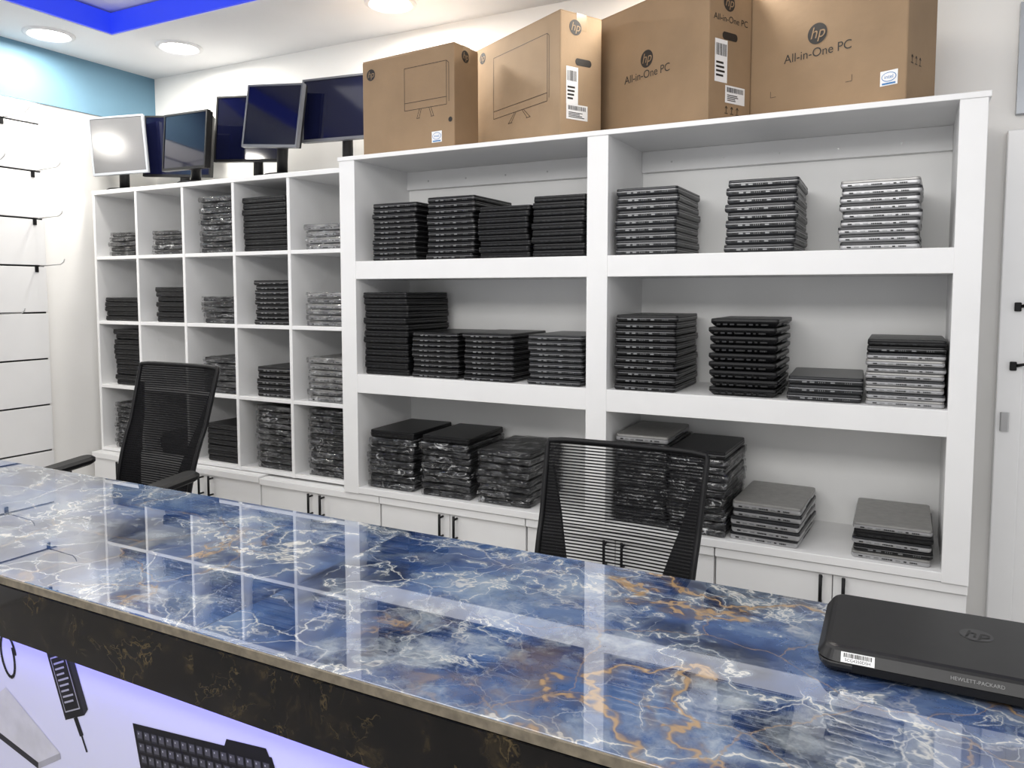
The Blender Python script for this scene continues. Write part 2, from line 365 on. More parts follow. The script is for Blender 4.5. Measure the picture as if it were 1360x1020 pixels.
# downlights
for (x, y, lb) in ((-3.726, 2.333, 'round ceiling downlight nearest the left wall'), (-3.336, 2.758, 'round ceiling downlight above the silver monitor'), (-2.03, 2.77, 'round ceiling downlight above the leftmost carton'),
                   (-.70, 2.77, 'round ceiling downlight above the right cartons'), (-3.726, 1.1, 'round ceiling downlight over the slat panel nearer the counter')):
    t = thing('ceiling_light', lb, 'ceiling light', (x, y, CZ), 0, 'ceiling downlights')
    bm = bmesh.new(); n = 32
    prof = [(.112,0), (.110,-.008), (.095,-.012), (.086,-.006), (.086,0)]
    rings = [[bm.verts.new((r*math.cos(2*PI*k/n), r*math.sin(2*PI*k/n), z)) for k in range(n)] for r, z in prof]
    for A, B in zip(rings, rings[1:]):
        for k in range(n): bm.faces.new((A[k], A[(k+1)%n], B[(k+1)%n], B[k]))
    obj('rim', bm, M['ceil'], t, True)
    bm = bmesh.new(); disc(bm, 0, 0, -.005, .086, 32); obj('lens', bm, M['lamp'], t)
    L = bpy.data.lights.new('downlight', 'AREA'); L.shape = 'DISK'; L.size = .16; L.energy = 7; L.color = (1,.95,.87)
    o = bpy.data.objects.new('downlight', L); o.location = (x, y, CZ-.02); C.objects.link(o)

# ------------------------------------------------------------------ shelf unit (two bays)
BK = 3.0
su = thing('shelf_unit', 'tall white two-bay shelf unit with three open rows', 'shelf unit', (-1.0, D, 0))
def sub(name, x0, x1, y0, y1, z0, z1, m='lam', bev=.002, par=None, off=(-1.0, D, 0)):
    return obj(name, box(x0-off[0], x1-off[0], y0-off[1], y1-off[1], z0-off[2], z1-off[2], bev), M[m], par)
ZB, Z2, Z1, ZT = H-.843, H-.351, H+.131, H+.572
sub('upright', -2.184, -2.103, D, BK+.02, ZB-.03, ZT-.001, par=su)
sub('upright', -1.05, -.97, D, BK+.02, ZB-.03, ZT-.001, par=su)
sub('upright', .103, .175, D, BK+.02, ZB-.03, ZT-.001, par=su)
sub('top_board', -2.19, .182, D-.004, BK+.02, ZT-.018, ZT, par=su)
for a, b in ((-2.103, -1.05), (-.97, .103)):
    sub('shelf', a-.002, b+.002, D+.002, BK, Z1-.076, Z1, par=su)
    sub('shelf', a-.002, b+.002, D+.002, BK, Z2-.08, Z2, par=su)
    sub('shelf', a-.002, b+.002, D+.001, BK, ZB-.028, ZB, par=su)
    sub('batten', a, b, BK-.02, BK, ZT-.10, ZT-.018, par=su)
    for k in range(5):
        bm = bmesh.new(); tube(bm, [(a+.12+k*.2+1.0, BK-.021-D, ZT-.065), (a+.12+k*.2+1.0, BK-.0195-D, ZT-.065)], .004, 8)
        obj('screw', bm, M['steel'], su)
    sub('back_panel', a-.002, b+.002, BK, BK+.018, ZB-.028, ZT-.018, 'back', 0, par=su)
# ------------------------------------------------------------------ cubby unit
CY = 2.66; CX0 = -3.929; P = (3.929-2.184)/5; RP = .3455; CB = H-.845
cu_ = thing('cubby_unit', 'white twenty-cell cubby shelf left of the tall unit', 'cubby shelf', (-3.05, CY, CB))
of = (-3.05, CY, CB)
for k in range(6):
    x = CX0+P*k
    nm = 'side_panel' if k in (0, 5) else 'divider'
    x0 = x if k == 0 else x-.009; x1 = x+.018 if k == 0 else (x-.002 if k == 5 else x+.009)
    if k == 5: x0 = x-.02
    sub(nm, x0, x1, CY, 3.05, CB-.02, CB+4*RP-.0005, par=cu_, off=of)
for r in range(5):
    z = CB+RP*r
    sub('top_board' if r == 4 else 'shelf', CX0+.001, -2.187, CY+.0015 if r < 4 else CY-.003, 3.05, z-.018, z if r < 4 else z+.004, par=cu_, off=of)
sub('back_panel', CX0, -2.187, 3.05, 3.062, CB-.02, CB+4*RP, 'back', 0, par=cu_, off=of)
# ------------------------------------------------------------------ base cabinets
bs = [-3.94, -3.41, -2.70, -2.0, -1.30, -.575, .176]
cl = ['white two-door base cabinet nearest the left wall', 'white two-door base cabinet behind the left chair', 'white two-door base cabinet under the last cubby columns',
      'white two-door base cabinet under the plastic-wrapped stacks', 'white two-door base cabinet directly behind the right chair', 'white two-door base cabinet at the right end, nearest the door']
for i in range(6):
    a, b = bs[i]+.002, bs[i+1]-.002
    t = thing('base_cabinet', cl[i], 'cabinet', ((a+b)/2, D+.02, 0), 0, 'base cabinets along the back wall')
    w = b-a; top = ZB-.031 if i > 2 else CB-.021
    if i == 2: top = ZB-.031
    bm = bmesh.new(); bx(bm, -w/2, w/2, .02, .45, .08, top); bx(bm, -w/2, w/2, .07, .43, 0, .08); obj('body', bm, M['lam'], t)
    obj('top_rail', box(-w/2, w/2, -.012, .02, top-.03, top, .002), M['lam'], t)
    for s in (-1, 1):
        x0, x1 = (-w/2+.002, -.0015) if s < 0 else (.0015, w/2-.002)
        dr = obj('door', box(x0, x1, 0, .018, .085, top-.033, .0015), M['door'], t)
        bm = bmesh.new(); hx = s*.034; hz = top-.085
        tube(bm, [(hx,-.028,hz-.055), (hx,-.028,hz+.055)], .0055, 8)
        for q in (-.04, .04): tube(bm, [(hx,.001,hz+q), (hx,-.028,hz+q)], .0045, 8)
        obj('handle', bm, M['black'], dr)

# ------------------------------------------------------------------ laptops
LW, LD, LH = .224, .325, .024
def wrap_bm(seed):
    rnd = random.Random(seed); bm = bmesh.new()
    bmesh.ops.create_cube(bm, size=1); bmesh.ops.subdivide_edges(bm, edges=bm.edges[:], cuts=9, use_grid_fill=True)
    for v in bm.verts:
        x, y, z = v.co
        p = 1+.012*math.cos(z*PI)                             # the bag bellies out around the edge
        v.co = Vector((x*(LW+.004)*p+rnd.uniform(-.0013,.0013), y*(LD+.006)*p+rnd.uniform(-.0016,.0016), .0136+z*.0246+rnd.uniform(-.0005,.0005)))
    for k in range(3):                                        # loose bag end sticking out at the front
        x = rnd.uniform(-.08,.05); a = [bm.verts.new((x+.015*j+rnd.uniform(-.004,.004), -LD/2-.006-rnd.uniform(0,.012), .008+rnd.uniform(-.004,.010))) for j in range(5)]
        b = [bm.verts.new((x+.015*j, -LD/2-.003, LH*.5)) for j in range(5)]
        for j in range(4): bm.faces.new((a[j], a[j+1], b[j+1], b[j]))
    return bm
VAR = {  # base, lid, adjective
 'black': ('lblack','lblack','black'), 'edge': ('lblack','lblack','silver-lined black'), 'silver': ('lgrey','lgrey','silver-lined graphite'),
 'sil2': ('lsilver','llid','silver'), 'silb': ('lsilver','lgrey','dark-lidded silver'), 'wedge': ('lblack','lblack','thick tapered black'),
 'wrap': ('lgrey','lblack','plastic-wrapped black'), 'wraps': ('lsilver','llid','plastic-wrapped silver')}
def make_laptop(v):
    bmt, lmt, adj = VAR[v]
    t = thing('laptop', '', 'laptop')
    bm = bmesh.new()
    lv = [(0,.018), (.005,.010), (.0115,.002), (.0145,0), (.0152,.0012)] if v == 'wedge' else [(0,.006), (.0025,.002), (.007,0), (.0140,0), (.0148,.001)]
    loft_rr(bm, LW, LD, .012, lv); obj('base', bm, M[bmt], t)
    bm = bmesh.new(); loft_rr(bm, LW-.001, LD-.001, .012, [(.0154,.0012), (.0164,0), (.0222,.0006), (.0236,.003)]); obj('lid', bm, M[lmt], t)
    if v in ('edge', 'silver'):
        bm = bmesh.new(); loft_rr(bm, LW+.0006, LD+.0006, .012, [(.0120,.0004), (.0123,0), (.0132 if v == 'edge' else .0138,0)]); obj('trim_band', bm, M['lsilver'], t, label='thin silver band around the edge')
    bm = bmesh.new(); y = -LD/2
    x = -LW/2+.022
    for wd, mi in ((.012,0), (.014,1), (.014,1), (.03,2), (.013,1), (.008,0), (.02,2)):
        bx(bm, x, x+wd, y-.0004, y+.008, .0060, .0102, {0:0, 1:1, 2:0}[mi])
        if mi == 2:
            for q in range(4): bx(bm, x+.003+q*.006, x+.0045+q*.006, y-.0007, y+.002, .0060, .0102, 1)
        x += wd+.009
    obj('ports', bm, [M['hole'], M['port'] if v not in ('black','wedge') else M['lgrey']], t)
    bm = bmesh.new()
    for q in range(9): bx(bm, LW/2-.006, LW/2+.0004, -.06+q*.014, -.052+q*.014, .0060, .0110)
    obj('vent', bm, M['hole'] if v in ('sil2','silb','wraps') else M['lgrey'], t)
    if v in ('wrap', 'wraps'): obj('plastic_wrap', wrap_bm(3), M['wrap'], t, True, label='clear crumpled plastic bag around the laptop')
    return t
protos = {}
def new_laptop(v):
    if v not in protos:
        protos[v] = make_laptop(v); return protos[v]
    p = protos[v]; r = p.copy(); C.objects.link(r)
    for ch in p.children:
        c = ch.copy(); C.objects.link(c); c.parent = r
    return r
ORD = ['topmost','second from top','third from top','fourth from top','fifth from top','sixth from top','seventh from top','eighth from top','ninth from top','tenth from top','eleventh from top','twelfth from top','thirteenth from top','fourteenth from top']
def stack(x, y0, z, n, v, h, where, yaw=0, sx=1, sy=1, jit=1):
    """n laptops from level z to z+h; x is the left edge of the front"""
    pitch = h/n
    for i in range(n):
        vv = v[n-1-i] if isinstance(v, list) else v
        o = new_laptop(vv); w = LW*sx; dp = LD*sy
        hh = .0272 if vv.startswith('wrap') else .0238
        o.scale = (sx, sy, (pitch-.0004)/hh)
        o.location = (x+w/2+random.uniform(-.004,.004)*jit, y0+dp/2+random.uniform(-.004,.009)*jit, z+.0004+i*pitch)
        o.rotation_euler = (0, 0, math.radians(yaw+random.uniform(-1.2,1.2)*jit))
        k = n-1-i
        pos = 'bottom one' if (k == n-1 and n > 2) else ORD[k]
        o['label'] = VAR[vv][2]+' laptop, '+pos+', '+where; o['category'] = 'laptop'; o['group'] = 'laptops in the '+where
Y0 = D+.022
U, V_, W_ = 'top shelf left bay', 'middle shelf left bay', 'bottom shelf left bay'
def st(o_, sh): return o_+' stack on '+sh
stack(-2.03, Y0, Z1, 11, 'edge', .238, st('first', U)); stack(-1.757, Y0, Z1, 11, 'edge', .25, st('second', U))
stack(-1.517, Y0, Z1, 9, 'black', .20, st('third', U)); stack(-1.283, Y0, Z1, 9, 'black', .228, st('fourth', U), sx=.96)
R1 = 'top shelf right bay'
stack(-.950, Y0, Z1, 9, 'silver', .235, st('first', R1), 1); stack(-.566, Y0, Z1, 9, 'silver', .240, st('second', R1), 1)
stack(-.208, Y0, Z1, 9, ['sil2']+['silb']*8, .215, st('third', R1), -1)
stack(-2.085, Y0, Z2, 13, 'black', .35, st('first', V_), sx=1.02); stack(-1.835, Y0, Z2, 9, 'edge', .187, st('second', V_))
stack(-1.588, Y0, Z2, 9, 'edge', .190, st('third', V_)); stack(-1.298, Y0, Z2, 9, 'silver', .190, st('fourth', V_))
R2 = 'middle shelf right bay'
stack(-.950, Y0, Z2, 11, 'edge', .270, st('first', R2), 1); stack(-.61, Y0, Z2, 9, 'wedge', .262, st('second', R2), 1)
stack(-.362, Y0, Z2, 3, 'silver', .080, st('third', R2), 3); stack(-.122, Y0, Z2, 10, ['black','edge']+['silb','sil2']*4, .206, st('fourth', R2), 0, .97, 1, .6)
stack(-2.07, Y0+.01, ZB, 8, ['black']+['wrap']*7, .252, st('first', W_), 2); stack(-1.80, Y0+.01, ZB, 9, ['black']+['wrap']*8, .25, st('second', W_), 2)
stack(-1.525, Y0+.01, ZB, 8, 'wrap', .222, st('third', W_), 1)
R3 = 'bottom shelf right bay'
stack(-.955, Y0+.035, ZB, 12, ['sil2']+['wrap']*11, .325, st('first', R3), 0, .88); stack(-.742, Y0, ZB, 11, ['edge']+['wrap']*10, .298, st('second', R3), 0, .88)
stack(-.520, Y0, ZB, 5, ['sil2']+['silb']*4, .135, st('third', R3), -3); stack(-.146, Y0, ZB, 5, ['sil2','black','silb','edge','sil2'], .118, st('fourth', R3), 0)
cells = [[(5,'wrap',.128),(5,'wrap',.125),(10,'wrap',.275),(9,'black',.255),(4,'wraps',.115)],
         [(5,'black',.125),(7,'black',.18),(5,'wrap',.135),(9,'edge',.21),(6,'wraps',.155)],
         [(11,'black',.30),None,(6,'wrap',.18),(5,'edge',.145),(7,'wraps',.205)],
         [(9,'wrap',.25),(4,'black',.11),(7,'black',.19),(11,'wrap',.305),(11,'wrap',.31)]]
rn = ['top-row','second-row','third-row','bottom-row']; cn = ['first','second','third','fourth','fifth']
for r in range(4):
    for c in range(5):
        if not cells[r][c]: continue
        n, v, h = cells[r][c]
        x = CX0+P*c+.012+(.086 if c < 4 else .068)
        if (r, c) in ((0,3), (1,0)): x = CX0+P*c+.03
        sx = 1.25 if (r, c) in ((0,3), (1,0)) else 1
        stack(x, CY+.025, CB+RP*(3-r), n, v, min(h, .318), rn[r]+' '+cn[c]+' cubby from left', 0, sx)

# ------------------------------------------------------------------ monitors on the cubby unit
def monitor(x, y, w, h, zc, yaw, roll, fr, lb, pale=False, tilt=0):
    zt = CB+4*RP+.0045
    t = thing('monitor', lb, 'monitor', (x, y, zt), math.radians(yaw), 'monitors on the cubby shelf')
    fm = M[fr]
    zl = H+zc-zt
    R = Matrix.Translation((0,0,zl)) @ Matrix.Rotation(math.radians(roll), 4, 'Y') @ Matrix.Rotation(math.radians(tilt), 4, 'X')
    b = .009
    bm = bmesh.new()
    for q in ((-w/2,w/2,h/2-b,h/2), (-w/2,w/2,-h/2,-h/2+b*1.4), (-w/2,-w/2+b,-h/2+b*1.4,h/2-b), (w/2-b,w/2,-h/2+b*1.4,h/2-b)):
        bx(bm, q[0], q[1], -.010, .012, q[2], q[3])
    bm.transform(R); obj('bezel', bm, fm, t)
    bm = bmesh.new(); bx(bm, -w/2+b, w/2-b, -.007, .0, -h/2+b*1.4, h/2-b); bm.transform(R); obj('screen', bm, M['glare_screen' if pale else 'screen'], t)
    bm = bmesh.new(); bx(bm, -w/2+.003, w/2-.003, .0122, .030, -h/2+.003, h/2-.003, 0, .004); bx(bm, -w*.3, w*.3, .030, .046, -h*.3, h*.32, 0, .008); bm.transform(R); obj('housing', bm, M['black'], t)
    bm = bmesh.new()
    top = R @ Vector((0, .048, -h*.15))
    tube(bm, [(0,.055,.012), (0,.058,zl-h*.3), top], [.026,.024,.020], 12); obj('neck', bm, M['black'], t)
    bm = bmesh.new(); loft_rr(bm, .17, .13, .06, [(0,0), (.010,0), (.018,.012)], 6, 0, .040); obj('foot', bm, M['black'], t, False)
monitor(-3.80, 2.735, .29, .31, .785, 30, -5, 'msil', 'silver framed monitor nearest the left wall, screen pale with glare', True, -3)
monitor(-3.57, 2.925, .40, .33, .79, 18, 2, 'black', 'black monitor standing just behind the pale-screened one', False, -3)
monitor(-3.258, 2.715, .325, .285, .755, -2, 1, 'black', 'low black monitor, third from the left wall', False, -4)
monitor(-3.00, 2.90, .41, .335, .825, 12, 2, 'black', 'black monitor with a bluish screen left of two grey-framed ones', False, -4)
monitor(-2.682, 2.73, .335, .295, .822, 2, 5, 'mgrey', 'dark grey framed monitor leaning sideways between two others', False, -5)
monitor(-2.38, 2.85, .41, .295, .85, 7, 0, 'mgrey', 'dark grey framed monitor beside the leftmost carton', False, -3)

# ------------------------------------------------------------------ cartons
def carton(fr, th, w, d, h, lb, kind, m):
    th = math.radians(th); ct, sn = math.cos(th), math.sin(th)
    c = (fr[0]-(ct*w/2+sn*(-d/2)), fr[1]-(-sn*w/2+ct*(-d/2)))
    t = thing('carton', lb, 'cardboard box', (c[0], c[1], ZT+.0005), -th, 'cartons on top of the shelf unit')
    bm = bmesh.new(); bx(bm, -w/2, w/2, -d/2, d/2, 0, h-.003, 0, .004)
    for s in (-1, 1): bx(bm, -w/2+.002, w/2-.002, s*d/2-s*.002 if s < 0 else .0015, -.0015 if s < 0 else d/2-.002, h-.003, h)
    obj('body', bm, M[m], t)
    bm = bmesh.new(); bx(bm, -w/2-.0006, w/2+.0006, -.024, .024, h-.0005, h+.0006); bx(bm, w/2-.0002, w/2+.0006, -.024, .024, h-.06, h+.0006); obj('tape', bm, M['tape'], t)
    FR = Matrix(((1,0,0,0), (0,0,-1,-d/2), (0,1,0,0), (0,0,0,1)))
    RT = Matrix(((0,0,1,w/2), (1,0,0,0), (0,1,0,0), (0,0,0,1)))
    def dec(name, fn, mats, side, fx, fz):
        b = bmesh.new(); fn(b); b.transform(Matrix.Translation(((fx-.5)*(w if side is FR else d), fz*h, .0008))); b.transform(side)
        return flatobj(name, b, [M[q] for q in mats], t)
    def lab(lw, lh):
        def f(b):
            rect(b, -lw/2, lw/2, -lh/2, lh/2, 0, 0); k = -lw*.42; rnd = random.Random(int(lw*1e4+lh*1e3))
            while k < lw*.4:
                q = rnd.uniform(.0012, .0035); rect(b, k, k+q, lh*.12, lh*.40, .0005, 1); k += q+rnd.uniform(.001,.003)
            for j in range(4): rect(b, -lw*.4, lw*rnd.uniform(0,.35), -lh*(.02+.1*j)-lh*.05, -lh*(.02+.1*j), .0005, 1)
        return f
    def draw(dw, dh):
        def f(b):
            e = .20
            for a, q in (((-dw/2,-dh/2),(dw/2,-dh/2)), ((dw/2,-dh/2),(dw/2,dh/2)), ((dw/2,dh/2),(-dw/2,dh/2)), ((-dw/2,dh/2),(-dw/2,-dh/2)),
                         ((-dw/2,-dh/2+.03),(dw/2,-dh/2+.03)), ((-.03,-dh/2),(-dw*e,-dh/2-.036)), ((.03,-dh/2),(dw*e,-dh/2-.036)), ((-.02,-dh/2),(-dw*(e-.05),-dh/2-.037)), ((.02,-dh/2),(dw*(e-.05),-dh/2-.037)),
                         ((-dw*(e+.01),-dh/2-.037),(-dw*(e-.07),-dh/2-.037)), ((dw*(e+.01),-dh/2-.037),(dw*(e-.07),-dh/2-.037)), ((dw/2,dh/2),(dw/2+.012,dh/2-.010)), ((dw/2+.012,dh/2-.010),(dw/2+.012,-dh/2+.01))):
                strip(b, a, q, .0026, 0)
        return f
    def hole(b):
        loft = []
        for k in range(24):
            a = 2*PI*k/24; x = .012*math.cos(a)+(.026 if math.cos(a) > 0 else -.026); loft.append(b.verts.new((x, .013*math.sin(a), 0)))
        b.faces.new(loft)
    def intel(b):
        rect(b, -.026, .026, -.022, .022, 0, 0); disc(b, 0, .003, .0004, .022, 32, 1, .014); disc(b, 0, .003, .0008, .020, 32, 0, .012); text_into(b, 'intel', .016, 0, .003, .0012, 1); rect(b, -.02, .02, -.019, -.014, .0006, 1)
    def icons(b):
        for k in range(3):
            x = -.028+.028*k
            for a, q in (((x-.008,-.012),(x+.008,-.012)), ((x,-.01),(x,.012)), ((x,.012),(x-.006,.004)), ((x,.012),(x+.006,.004))): strip(b, a, q, .0022, 0)
    logo = lambda r: (lambda b: hp_logo(b, 0, 0, r, 0))
    txt = lambda s, z: (lambda b: text_into(b, s, z, 0, 0, 0, 0))
    if kind == 0:
        dec('logo', logo(.024), ('ink', m), FR, .10, .85); dec('drawing', draw(.22, .17), ('inkl',), FR, .70, .63)
        dec('logo', logo(.024), ('ink', m), RT, .45, .90); dec('sticker', intel, ('paper','iblue'), FR, .82, .12); dec('dot', lambda b: disc(b, 0, 0, 0, .010), ('ink',), FR, .96, .27)
    if kind == 1:
        dec('drawing', draw(.37, .245), ('inkl',), FR, .56, .58); dec('logo', logo(.023), ('ink', m), FR, .11, .90)
        dec('logo', logo(.028), ('ink', m), RT, .35, .88); dec('hand_hole', hole, ('ink',), RT, .55, .61)
        dec('label', lab(.055, .135), ('paper','ink'), RT, .28, .41); dec('label', lab(.10, .055), ('paper','ink'), RT, .40, .20)
    if kind == 2:
        dec('logo', logo(.031), ('ink', m), FR, .52, .56); dec('lettering', txt('All-in-One PC', .040), ('ink',), FR, .52, .445)
        dec('logo', logo(.028), ('ink', m), RT, .45, .83); dec('lettering', txt('All-in-One PC', .030), ('ink',), RT, .5, .715); dec('hand_hole', hole, ('ink',), RT, .48, .60)
        dec('label', lab(.062, .14), ('paper','ink'), RT, .28, .42); dec('label', lab(.10, .058), ('paper','ink'), RT, .62, .20); dec('icons', icons, ('ink',), RT, .55, .09)
    if kind == 3:
        dec('logo', logo(.033), ('ink', m), FR, .50, .545); dec('lettering', txt('All-in-One PC', .040), ('ink',), FR, .50, .42)
        def marks(b):
            for sx in (-1, 1):
                x = sx*.12; strip(b, (x, 0), (x+sx*.02, 0), .002, 0); strip(b, (x+sx*.02, 0), (x+sx*.02, .02), .002, 0)
        dec('corner_marks', marks, ('inkl',), FR, .46, .18)
        dec('sticker', intel, ('paper','iblue'), FR, .91, .15); dec('icons', icons, ('ink',), RT, .30, .26)
carton((-1.622, 2.625), 6.3, .496, .16, .405, 'smallest cardboard carton with an outlined screen, leftmost on the shelf unit', 0, 'card')
carton((-1.159, 2.605), 28.7, .60, .195, .447, 'cardboard carton with a large screen drawing and two side labels', 1, 'card2')
carton((-.622, 2.60), 28.0, .60, .215, .475, 'dark cardboard carton with printed lettering, third from left', 2, 'card')
carton((-.037, 2.60), 22, .565, .21, .475, 'cardboard carton nearest the right end, blue sticker on front', 3, 'card')

# ------------------------------------------------------------------ chairs
def chair(x, y, sh, wb, wt, top, lb, net, rz=0):
    t = thing('office_chair', lb, 'chair', (x, y, 0), rz, 'office chairs behind the counter')
    zb = sh+.10
    def surf(u, v):
        hw = (wb+(wt-wb)*v)/2
        k = max(0, (v-.975)/.025); hw *= 1-.018*k*k
        k2 = max(0, (.12-v)/.12); hw *= 1-.12*k2*k2
        z = zb+(top-zb)*v - (.004*abs(u)**10 if v > .5 else 0)
        yy = .20+.15*v - .012*math.sin(min(1, v/.6)*PI) - .012*u*u
        return Vector((u*hw, yy, z))
    bm = bmesh.new(); nu, nv = 12, 24
    g = [[bm.verts.new(surf(-1+2*i/nu, j/nv)) for i in range(nu+1)] for j in range(nv+1)]
    for j in range(nv):
        for i in range(nu): bm.faces.new((g[j][i], g[j][i+1], g[j+1][i+1], g[j+1][i]))
    obj('back_mesh', bm, M[net], t, True)
    loop = [surf(-1+2*i/12, 0) for i in range(12)]+[surf(1, j/40) for j in range(40)]+[surf(1-2*i/12, 1) for i in range(12)]+[surf(-1, 1-j/40) for j in range(40)]
    bm = bmesh.new(); tube(bm, loop, .0085, 8, closed=True); obj('back_frame', bm, M['black'], t)
    # V-shaped support: two tapering panels behind the net joined to a stem
    bm = bmesh.new()
    for s in (-1, 1):
        n = 16; A = []
        for k in range(n+1):
            v = .02+.84*k/n; ui = .42+.50*(k/n)
            A.append([bm.verts.new(surf(s*uu, v)+Vector((0, dy, 0))) for uu, dy in ((ui,.004), (.985,.003), (.985,.016), (ui,.018))])
        for p, q in zip(A, A[1:]):
            for j in range(4): bm.faces.new((p[j], p[(j+1)%4], q[(j+1)%4], q[j]))
        bm.faces.new(A[0]); bm.faces.new(A[-1])
    q0 = [surf(-.45+.9*i/8, .03)+Vector((0,.025,0)) for i in range(9)]; tube(bm, q0, .024, 8)
    q = surf(0, .02); tube(bm, [q+Vector((0,.03,.02)), q+Vector((0,.05,-.06)), (0,.20,sh-.03), (0,.05,sh-.05)], .026, 10)
    obj('back_support', bm, M['black'], t)
    bm = bmesh.new(); loft_rr(bm, .49, .47, .09, [(sh-.03,.03), (sh-.02,.005), (sh+.02,0), (sh+.045,.012), (sh+.055,.05)], 6, 0, -.02); obj('seat', bm, M['mfab'], t)
    for s in (-1, 1):
        ax = s*.30
        bm = bmesh.new(); tube(bm, [(s*.16,.06,sh-.035), (s*.27,.06,sh-.03), (ax,.06,sh+.02), (ax,.05,sh+.235)], .016, 10)
        a = obj('arm', bm, M['black'], t)
        bm = bmesh.new(); loft_rr(bm, .085, .30, .04, [(sh+.232,.012), (sh+.240,.0), (sh+.252,0), (sh+.262,.012)], 5, ax, .01)
        for v in bm.verts: v.co.z += .018*max(0, v.co.y/.13) - .02*max(0, -v.co.y/.13)**2*.5
        obj('arm_pad', bm, M['black'], a)
    bm = bmesh.new(); bx(bm, -.09, .09, -.09, .12, sh-.075, sh-.03, 0, .01); obj('tilt_box', bm, M['black'], t)
    bm = bmesh.new(); tube(bm, [(0,0,.10), (0,0,sh-.2)], .028, 14); tube(bm, [(0,0,sh-.2), (0,0,sh-.07)], .018, 14, 1); obj('gas_column', bm, [M['black'], M['chrome']], t)
    for k in range(5):
        a = 2*PI*k/5+.3; ca, sa = math.cos(a), math.sin(a)
        bm = bmesh.new(); tube(bm, [(.02*ca,.02*sa,.115), (.16*ca,.16*sa,.098), (.29*ca,.29*sa,.075)], [.026,.022,.015], 10); lg = obj('leg', bm, M['black'], t)
        bm = bmesh.new(); tx, ty = -sa, ca
        for s in (-1, 1): tube(bm, [(.285*ca+s*tx*.006, .285*sa+s*ty*.006, .0275), (.285*ca+s*tx*.022, .285*sa+s*ty*.022, .0275)], .027, 14)
        tube(bm, [(.29*ca,.29*sa,.03), (.29*ca,.29*sa,.075)], .008, 8); obj('caster', bm, M['black'], lg)
chair(-.737, 1.79, .47, .45, .49, 1.10, 'black mesh office chair in front of the tall shelf unit', 'net')
chair(-2.635, 1.79, .61, .41, .455, 1.255, 'black mesh office chair raised high in front of the cubby shelf', 'net2')

# ------------------------------------------------------------------ counter
TZ = H-.6; XF0, XF1 = -3.25, 1.3; YF, YB = .909, 1.566
wt = thing('worktop', 'glossy blue marble worktop with white and rust veins', 'worktop', (0, 0, 0))
obj('slab', box(XF0, XF1, YF+.004, YB, TZ-.020, TZ, .0015), M['marble'], wt)
obj('edge_strip', box(XF0, XF1, YF-.001, YF+.0035, TZ-.016, TZ-.0008), M['beige'], wt)
cb = thing('counter', 'shop counter with dark gold-veined stone band and a lit printed front', 'counter', (0, 0, 0))
xs = -3.24
while xs < XF1-.02:
    x1 = min(xs+.6, XF1-.01); obj('stone_tile', box(xs+.0001, x1-.0001, YF, YF+.02, TZ-.134, TZ-.0205), M['dmarble'], cb); xs = x1
obj('soffit', box(XF0+.01, XF1-.01, YF+.02, YF+.09, TZ-.134, TZ-.125), M['lam'], cb)
obj('body', box(XF0+.02, XF1-.02, YF+.09, YB-.12, 0, TZ-.0205), M['lam'], cb)
bm = bmesh.new(); bx(bm, XF0+.02, XF1-.02, YF+.022, YF+.034, TZ-.142, TZ-.1342); obj('light_strip', bm, M['uled'], cb)
# printed panel below, with its flat printed pictures
PY = YF+.06
dp = obj('printed_panel', box(XF0+.03, XF1-.03, PY, PY+.0295, 0.0005, TZ-.136), M['panel'], cb, label='white backlit panel printed with computer accessories')
FRM = Matrix(((1,0,0,0), (0,0,-1,PY), (0,1,0,0), (0,0,0,1)))
def pr(name, fn, mats, x, z, rot, sc=1):
    b = bmesh.new(); fn(b); b.transform(FRM @ Matrix.Translation((x, z+H, .0008)) @ Matrix.Rotation(rot, 4, 'Z') @ Matrix.Diagonal((sc, sc, 1, 1)))
    return flatobj(name, b, [M[q] for q in mats], dp)
def kb(b):
    quad(b, ((.02,-.165), (.43,-.165), (.38,0), (0,0)), 0, 0)
    quad(b, ((.26,-.002), (.375,-.002), (.368,.014), (.268,.014)), .0001, 0)
    for r in range(6):
        y1 = -.012-r*.0245; y0 = y1-.0195; sh = .02*(-y1)/.165; k = 1+.06*r/6
        for c in range(17):
            x0 = sh+.009+c*.0216*k; x1 = x0+.0180*k
            quad(b, ((x0,y0), (x1,y0), (x1,y1), (x0,y1)), .0004, 1)
            quad(b, ((x0+.002,y0+.004), (x1-.002,y0+.004), (x1-.002,y1-.0015), (x0+.002,y1-.0015)), .0007, 2)
            rect(b, x0+.005, x0+.008, y1-.008, y1-.0045, .001, 3)
pr('keyboard_print', kb, ('pdark','pmid','pkey','pgrey'), -1.365, -.865, .10)
def chg(b):
    quad(b, ((-.042,-.16), (.030,-.16), (.030,0), (-.042,0)), 0, 0); quad(b, ((.030,-.16), (.048,-.150), (.048,.008), (.030,0)), 0, 3); quad(b, ((-.042,0), (.030,0), (.048,.008), (-.024,.008)), 0, 3)
    rect(b, -.034, .022, -.145, -.025, .0004, 1); rect(b, -.0315, .0195, -.142, -.028, .0007, 0)
    for k in range(8): rect(b, -.026, .013-.005*(k%3), -.042-k*.012, -.038-k*.012, .001, 1)
    strip(b, (-.004,-.16), (0,-.20), .014, 0, 0); strip(b, (0,-.20), (.002,-.235), .006, 0, 0)
pr('charger_print', chg, ('pdark','pgrey','pkey','pmid'), -1.61, -.754, .40)
def cab(b):
    pts = [(.03*math.cos(a)*(1-.04*a), .05*math.sin(a)) for a in [k*.35 for k in range(20)]]
    for p, q in zip(pts, pts[1:]): strip(b, p, q, .008, 0)
pr('cable_print', cab, ('pdark',), -1.79, -.82, .2)
